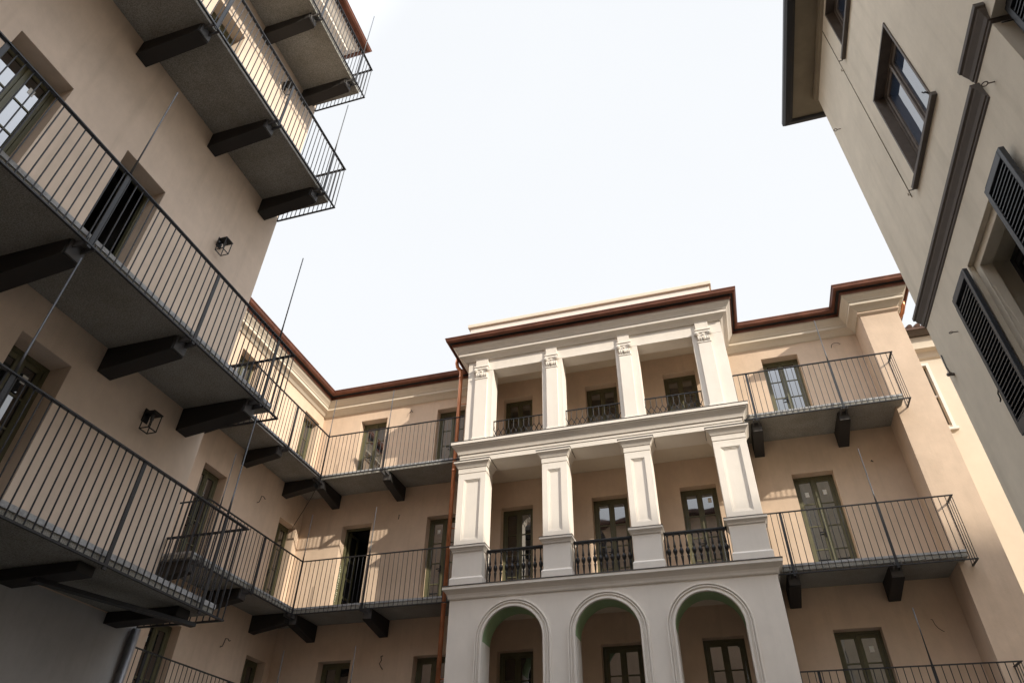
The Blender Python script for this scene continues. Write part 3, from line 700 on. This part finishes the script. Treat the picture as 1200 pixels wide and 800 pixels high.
# wall lanterns: root at the wall plate > cap, cage, arm
def lantern(x, y, z, label):
    t = thing('wall_lantern', (x, y, z), label, 'lantern', 'square black wall lanterns on the tall beige house')
    m = MB(); m.box(x, x + 0.012, y - 0.05, y + 0.05, z + 0.02, z + 0.20); m.box(x + 0.012, x + 0.06, y - 0.012, y + 0.012, z + 0.10, z + 0.115); m.build('wall_plate', M['cast'], t)
    c0, c1 = x + 0.05, x + 0.185; y0, y1 = y - 0.068, y + 0.068
    m = MB(); m.box(c0 - 0.012, c1 + 0.012, y0 - 0.012, y1 + 0.012, z + 0.115, z + 0.127)
    m.hexa([(c0 - 0.006, y0 - 0.006, z + 0.127), (c1 + 0.006, y0 - 0.006, z + 0.127), (c1 + 0.006, y1 + 0.006, z + 0.127), (c0 - 0.006, y1 + 0.006, z + 0.127), (c0 + 0.045, y0 + 0.045, z + 0.165), (c1 - 0.045, y0 + 0.045, z + 0.165), (c1 - 0.045, y1 - 0.045, z + 0.165), (c0 + 0.045, y1 - 0.045, z + 0.165)])
    m.build('cap', M['cast'], t)
    m = MB(); q = 0.005
    for (a, b) in ((c0, y0), (c1, y0), (c1, y1), (c0, y1)): m.box(a - q, a + q, b - q, b + q, z - 0.105, z + 0.115)
    for zz in (z - 0.117,):
        m.box(c0 - q, c1 + q, y0 - q, y0 + q, zz, zz + 0.012); m.box(c0 - q, c1 + q, y1 - q, y1 + q, zz, zz + 0.012)
        m.box(c0 - q, c0 + q, y0 + q, y1 - q, zz, zz + 0.012); m.box(c1 - q, c1 + q, y0 + q, y1 - q, zz, zz + 0.012)
    m.build('cage', M['cast'], t)
    m = MB(); m.lathe(((c0 + c1) / 2, y, z + 0.036), [(0.018, 0.08), (0.022, 0.04), (0.022, 0.0)], 10); m.build('lamp_holder', M['plate'], t)
lantern(XT, 5.55, 5.93, 'square black wall lantern in the shade between the two lowest balconies of the tall house')
lantern(XT, 5.58, 9.09, 'square black wall lantern on the plain wall above the second balcony of the tall house')
lantern(XT, 5.59, 13.52, 'square black wall lantern behind the bars of the third balcony')

# ------------------------------------------------------------------ greige house on the other side
XQ, YQ = 2.8, 7.22
q_ = lambda y: y * 0.7
zq = lambda z: (z - 1.6) * 0.7 + 1.6
rh = thing('apartment_building', (XQ, 3.0, 0), 'greige house with dark louvred shutters, brown string course and black eave', 'building')
FQ = Frame('-x', XQ)
win = [(q_(6.77), q_(8.18), zq(10.25), zq(12.37)), (q_(6.77), q_(8.18), zq(14.15), zq(15.48)), (q_(6.83), q_(8.20), zq(5.6), zq(8.31)), (1.2, 2.2, zq(10.25), zq(12.37))]
w = MB(); wall(w, FQ, q_(5.14), YQ, 0, 11.62, win[:3], 0.45)
wall(w, FQ, -6.0, q_(5.14), zq(9.3), 11.62, [win[3]], 0.45)
w.build('wall', M['greige'], rh)
w = MB(); wall(w, Frame('-x', XQ + 0.3), -6.0, q_(5.14) - 0.002, 0, zq(9.3) - 0.004, [(1.9, 2.9, 4.2, 6.1)], 0.15); w.build('recessed_wall', M['greige'], rh)
w = MB(); w.box(XQ + 0.45, XQ + 4.5, YQ - 0.4, YQ, 0, 11.62); w.box(XQ + 4.5, XQ + 4.9, -6, YQ, 0, 11.62); w.build('side_wall', M['greige'], rh)
EP = [(XQ, YQ), (XQ, -6.0)]; EP = [(XQ + 4.9, YQ), (XQ, YQ), (XQ, -6.0)]
EPr = EP
# travelling this way the outward side is on the right hand
e = MB(); e.sweep([(-0.3, 11.45), (0.0, 11.45), (0.03, 11.47), (0.03, 11.52), (0.05, 11.54), (0.05, 11.60), (0.36, 11.60), (0.36, 11.66), (-0.3, 11.66)], EPr); e.build('eave_soffit', M['eave'], rh)
e = MB(); e.sweep([(0.361, 11.58), (0.40, 11.57), (0.47, 11.59), (0.50, 11.64), (0.50, 11.72), (0.361, 11.74)], EPr); e.build('gutter', M['black'], rh)
e = MB(); e.box(XQ - 0.36, XQ + 5.3, -6.0, YQ + 0.3, 11.70, 11.82); e.build('roof', M['tile'], rh)

def sash(u0, u1, z0, z1, rec=0.10, two=True):
    m = MB(); F = FQ; d = -rec
    F.box(m, u0, u0 + 0.05, d - 0.06, d, z0, z1); F.box(m, u1 - 0.05, u1, d - 0.06, d, z0, z1); F.box(m, u0 + .05, u1 - .05, d - 0.06, d, z1 - 0.05, z1); F.box(m, u0 + .05, u1 - .05, d - 0.06, d, z0, z0 + 0.05)
    um = (u0 + u1) / 2; panes = []
    for (a, b) in ((u0 + 0.052, um - 0.002), (um + 0.002, u1 - 0.052)):
        F.box(m, a, a + 0.045, d - 0.05, d - 0.01, z0 + .052, z1 - .052); F.box(m, b - 0.045, b, d - 0.05, d - 0.01, z0 + .052, z1 - .052)
        F.box(m, a + .045, b - .045, d - 0.05, d - 0.01, z0 + .052, z0 + .11); F.box(m, a + .045, b - .045, d - 0.05, d - 0.01, z1 - .11, z1 - .052)
        panes.append((a + .04, b - .04, z0 + .10, z1 - .10))
    F.box(m, um - 0.02, um + 0.02, d - 0.01, d + 0.012, z0 + 0.052, z1 - 0.052)
    o = m.build('window', M['wood'], rh, 0.003)
    ln = MB(); F.box(ln, u0 - 0.015, u0 + 0.012, d + 0.001, 0.014, z0 + 0.002, z1); F.box(ln, u1 - 0.012, u1 + 0.015, d + 0.001, 0.014, z0 + 0.002, z1); F.box(ln, u0 - 0.015, u1 + 0.015, d + 0.001, 0.014, z1 - 0.012, z1 + 0.015)
    ln.build('lining', M['wood'], o)
    for (a, b, c, e_) in panes:
        g = MB(); F.box(g, a, b, d - 0.036, d - 0.026, c, e_); g.build('pane', M['glass_b'], o)
    s = MB(); F.box(s, u0 - 0.09, u1 + 0.13, -0.08, 0.05, z0 - 0.055, z0 - 0.002); s.build('sill', M['taupe'], o, 0.004)
    h = MB()
    for uu in (u0 + 0.0,):
        for zz in (z0 + 0.12,): h.path([F.pt(uu, 0, zz), F.pt(uu, 0.05, zz), F.pt(uu, 0.06, zz + 0.02)], 0.007, 5)
    h.path([F.pt(u0 - .05, 0, z0 + .02), F.pt(u0 - .07, .06, z0 + .01), F.pt(u0 - .09, .09, z0 + .02)], 0.007, 5)
    h.path([F.pt(u1 + .10, 0, z0 + .02), F.pt(u1 + .16, .03, z0 - .02), F.pt(u1 + .16, .07, z0 - .02)], 0.007, 5)
    h.build('shutter_hook', M['cast'], o)
    return o
for k in (0, 1, 3): sash(*win[k])
# lower window with stepped reveal and open shutters
u0, u1, z0, z1 = win[2]
m = MB(); F = FQ
for (a, b, c, d) in ((u0, u0 + 0.10, z0, z1), (u1 - 0.10, u1, z0, z1), (u0 + 0.10, u1 - 0.10, z1 - 0.10, z1)):
    F.box(m, a, b, -0.16, -0.05, c, d)
m.build('window_surround', M['greige'], rh, 0.006)
m = MB(); a, b = u0 + 0.10, u1 - 0.10; zt = z1 - 0.10; d = -0.30
F.box(m, a, a + 0.06, d - .06, d, z0, zt); F.box(m, b - 0.06, b, d - .06, d, z0, zt); F.box(m, a + .06, b - .06, d - .06, d, zt - 0.06, zt); um = (a + b) / 2; F.box(m, um - 0.05, um + 0.05, d - .05, d - .005, z0, zt - .06)
for (p, r) in ((a + .06, um - .05), (um + .05, b - .06)): F.box(m, p, r, d - .05, d - .01, zt - 0.12, zt - 0.06)
o = m.build('window', M['black'], rh, 0.003)
for (p, r) in ((a + .055, um - .045), (um + .045, b - .055)):
    g = MB(); F.box(g, p, r, d - .035, d - .025, z0, zt - .115); g.build('pane', M['glass'], o)
g = MB(); F.box(g, a + .002, b - .002, d - 0.6, d - 0.55, z0 - .3, zt); g.build('dark_room', M['dark'], o)  # near-black sheet stands in for the unlit room
def shutter(u0, u1, z0, z1, d0=0.045):
    m = MB(); th = 0.042; w_ = 0.047
    F.box(m, u0, u0 + w_, d0, d0 + th, z0, z1); F.box(m, u1 - w_, u1, d0, d0 + th, z0, z1)
    F.box(m, u0 + w_, u1 - w_, d0, d0 + th, z1 - 0.075, z1); F.box(m, u0 + w_, u1 - w_, d0, d0 + th, z0, z0 + 0.11)
    zm = z0 + (z1 - z0) * 0.42
    o = m.build('shutter', M['shutter'], rh, 0.004)
    l = MB(); pz = 0.046; n = int((z1 - z0 - 0.185) / pz)
    for k in range(n):
        zz = z0 + 0.11 + pz * (k + 0.5); P = F.pt; a_, b_ = u0 + w_, u1 - w_
        l.hexa([P(a_, d0 + 0.010, zz + .006), P(b_, d0 + 0.010, zz + .006), P(b_, d0 + 0.037, zz - .012), P(a_, d0 + 0.037, zz - .012), P(a_, d0 + 0.010, zz + .016), P(b_, d0 + 0.010, zz + .016), P(b_, d0 + 0.037, zz - .001), P(a_, d0 + 0.037, zz - .001)])
    l.build('louvre', M['shutter'], o)
    l = MB()
    F.box(l, u0 + w_, u1 - w_, d0 + 0.001, d0 + 0.004, z0 + 0.11, z1 - 0.075)
    l.build('backing_board', M['black'], o)
    h = MB()
    for k in range(4):
        zz = z0 + 0.15 + (z1 - z0 - 0.3) * k / 3; h.tube(F.pt(u1 + 0.008, d0 + 0.02, zz - 0.03), F.pt(u1 + 0.008, d0 + 0.02, zz + 0.03), 0.013, 8)
        h.tube(F.pt(u1 + 0.008, -0.005, zz), F.pt(u1 + 0.008, d0 + 0.02, zz), 0.006, 6)
    h.tube(F.pt(u1 + 0.012, d0 + 0.03, z0 + 0.04), F.pt(u1 + 0.012, d0 + 0.03, z1 - 0.1), 0.007, 6)
    h.path([F.pt(u1 + .01, d0 + .03, z0 + .5), F.pt(u1 + .06, d0 + .03, z0 + .48), F.pt(u1 + .06, d0 + .03, z0 + .42), F.pt(u1 + .09, d0 + .03, z0 + .41)], 0.007, 5)
    h.build('shutter_bolt', M['cast'], o)
sz0, sz1 = 4.66, 6.225
shutter(u1 - 0.07, u1 + 0.42, sz0, sz1); shutter(u0 - 0.53, u0 - 0.05, sz0, sz1 + 0.02)
shutter(3.0, 3.52, 5.2, 6.98, -0.12)
# string course, raised as a hood over the projecting part
SC = [(0.0, zq(8.88)), (0.012, zq(8.90)), (0.012, zq(8.93)), (0.022, zq(8.94)), (0.03, zq(9.0)), (0.055, zq(9.08)), (0.058, zq(9.11)), (0.075, zq(9.13)), (0.075, zq(9.19)), (-0.03, zq(9.21)), (-0.03, zq(8.88))]
dz = zq(9.24) - zq(8.88) + 0.0
e = MB(); e.sweep(SC, [(XQ + 4.0, YQ), (XQ, YQ), (XQ, q_(5.87))]); e.build('string_course', M['taupe'], rh)
e = MB(); e.sweep([(o_ , z_ + dz) for (o_, z_) in SC], [(XQ + 0.02, q_(5.87) + 0.03), (XQ, q_(5.87) + 0.03), (XQ, q_(5.14)), (XQ + 1.0, q_(5.14))][1:]); e.build('string_course', M['taupe'], rh)
# vertical conduit, rings, small hooks
m = MB(); m.tube((XQ - 0.004, q_(8.63), 7.68), (XQ - 0.004, q_(8.63), 11.5), 0.005, 6)
for z in (7.72, 10.35): m.path([(XQ, q_(8.63), z), (XQ - 0.03, q_(8.63), z), (XQ - 0.035, q_(8.63) - 0.03, z)], 0.006, 5)
m.build('conduit', M['eave'], rh)
def ringlet(y, z, r=0.022):
    m = MB(); m.tube((XQ, y, z), (XQ - 0.05, y, z), 0.006, 6)
    m.path([(XQ - 0.05 - r + r*math.cos(i*math.pi/8), y + r*math.sin(i*math.pi/8), z) for i in range(17)], 0.005, 5); m.build('wall_ring', M['wood'], rh)
ringlet(q_(5.66), zq(8.88)); ringlet(q_(9.93), zq(14.0)); ringlet(q_(9.35), zq(8.05), 0.015)
cm = thing('wall_light', (XQ, 7.08, zq(7.80)), 'small dark wall fitting with a cable at the edge of the greige house', 'fitting')
m = MB(); m.tube((XQ, 7.08, zq(7.8)), (XQ - 0.035, 7.08, zq(7.8)), 0.016, 10); m.build('base', M['wood'], cm)
m = MB(); m.tube((XQ - 0.035, 7.06, zq(7.79)), (XQ - 0.05, 7.10, zq(7.82)), 0.020, 10, 0.022); m.build('lamp_head', M['taupe'], cm)
m = MB(); m.path([(XQ - 0.008, 7.16, zq(8.25)), (XQ - 0.010, 7.165, zq(8.0)), (XQ - 0.012, 7.12, zq(7.82))], 0.006, 5); m.build('cable', M['cast'], cm)

# ------------------------------------------------------------------ cream house seen through the gap
yh = thing('apartment_building', (7.5, 16.0, 0), 'sunlit cream house with a tiled roof, far back in the narrow gap', 'building')
FY = Frame('-y', 16.0)
w = MB(); wall(w, FY, 4.7, 11.0, 0, 12.2, [(5.15, 5.80, 10.05, 11.75), (7.2, 7.9, 10.05, 11.75)], 0.4); w.box(4.7, 11, 16.4, 24, 0, 12.2); w.build('wall', M['cream'], yh)
for (a, b) in ((5.15, 5.80), (7.2, 7.9)):
    m = MB()
    for (p, r, s0, s1) in ((a - .07, a, 9.97, 11.82), (b, b + .07, 9.97, 11.82), (a, b, 11.75, 11.82)): m.box(p, r, 15.97, 16.02, s0, s1)
    o = m.build('window', M['white'], yh)
    g = MB(); g.box(a, b, 16.12, 16.16, 10.05, 11.75); g.build('pane', M['glass'], o)
    s = MB(); s.box(a - .09, b + .10, 15.93, 16.02, 9.9, 9.968); s.build('sill', M['white'], o)
    s = MB(); s.box(b - 0.14, b - 0.10, 16.06, 16.10, 10.05, 10.85); s.box(b - 0.14, b - 0.10, 16.06, 16.10, 10.92, 11.75); s.box(b - .14, b + .0, 16.05, 16.1, 10.86, 10.91); s.build('frame', M['white'], o)
c = MB(); c.sweep([(0, 11.92), (0.05, 11.96), (0.10, 12.10), (0.22, 12.15), (0.22, 12.5), (-0.2, 12.5), (-0.2, 11.92)], [(4.7, 16.0), (11.0, 16.0)]); c.build('cornice', M['cream'], yh)
c = MB(); c.sweep([(-0.2, 12.52), (0.3, 12.52), (0.4, 12.62), (0.4, 12.72), (-0.2, 12.8)], [(4.7, 16.0), (11.0, 16.0)]); c.build('eave', M['wood'], yh)
rt_ = MB()
for k in range(34):
    x = 4.75 + k * 0.185
    rt_.tube((x, 15.53, 12.69), (x, 19.5, 14.28), 0.06, 8)
rt_.hexa([(4.7, 15.55, 12.60), (11, 15.55, 12.60), (11, 19.5, 14.2), (4.7, 19.5, 14.2), (4.7, 15.55, 12.68), (11, 15.55, 12.68), (11, 19.5, 14.28), (4.7, 19.5, 14.28)])
rt_.build('tiled_roof', M['tile'], yh)

lo = thing('apartment_building', (0, -7, 0), 'unseen beige block added behind the viewer to cut low sky light', 'building')
w = MB(); w.box(-6.0, 6.4, -14, -6.0, 0, 15.9); w.build('wall', M['beige'], lo)  # unseen block, height set to dim low storeys and darken pane reflections
w = MB(); w.box(-6.3, 6.4, -14.3, -5.6, 15.901, 16.1); w.build('roof', M['tile'], lo)
lo = thing('apartment_building', (16, 10, 0), 'unseen low cream block added beyond the greige house to close off low sky', 'building')
w = MB(); w.box(13, 20, 5, 15.5, 0, 8.0); w.build('wall', M['cream'], lo)  # unseen block added to close off low sky in the gap
w = MB(); w.box(12.7, 20.3, 4.7, 15.7, 8.001, 8.3); w.build('roof', M['tile'], lo)
# ------------------------------------------------------------------ unseen tall block, added off-frame to shade the lower storeys
shade_block = thing('apartment_building', (33, -12, 0), 'unseen tall block added off-frame to shade the lower storeys', 'building')
w = MB(); w.box(20, 46, -20, -5.0, 0, 25.9); w.build('wall', M['greige'], shade_block)
w = MB(); w.box(19.6, 46.4, -20.4, -4.9, 25.901, 26.0); w.build('roof', M['tile'], shade_block)

shade_block = thing('apartment_building', (11, -3, 0), 'unseen tall block added behind the greige house, shaped to cast shade', 'building')
w = MB(); w.hexa([(9, -12, 0), (13, -12, 0), (13, 0.44, 0), (9, 2.69, 0), (9, -12, 20.4), (13, -12, 20.4), (13, 0.44, 20.4), (9, 2.69, 20.4)]); w.build('wall', M['greige'], shade_block)  # added block, north side cut along the sun to shape its shadow
w = MB(); w.hexa([(9, -12, 20.401), (13, -12, 20.401), (13, 0.44, 20.401), (9, 2.69, 20.401), (9, -12, 20.5), (13, -12, 20.5), (13, 0.44, 20.5), (9, 2.69, 20.5)]); w.build('roof', M['tile'], shade_block)

for o in list(bpy.data.objects):
    if "_org" in o: del o["_org"]
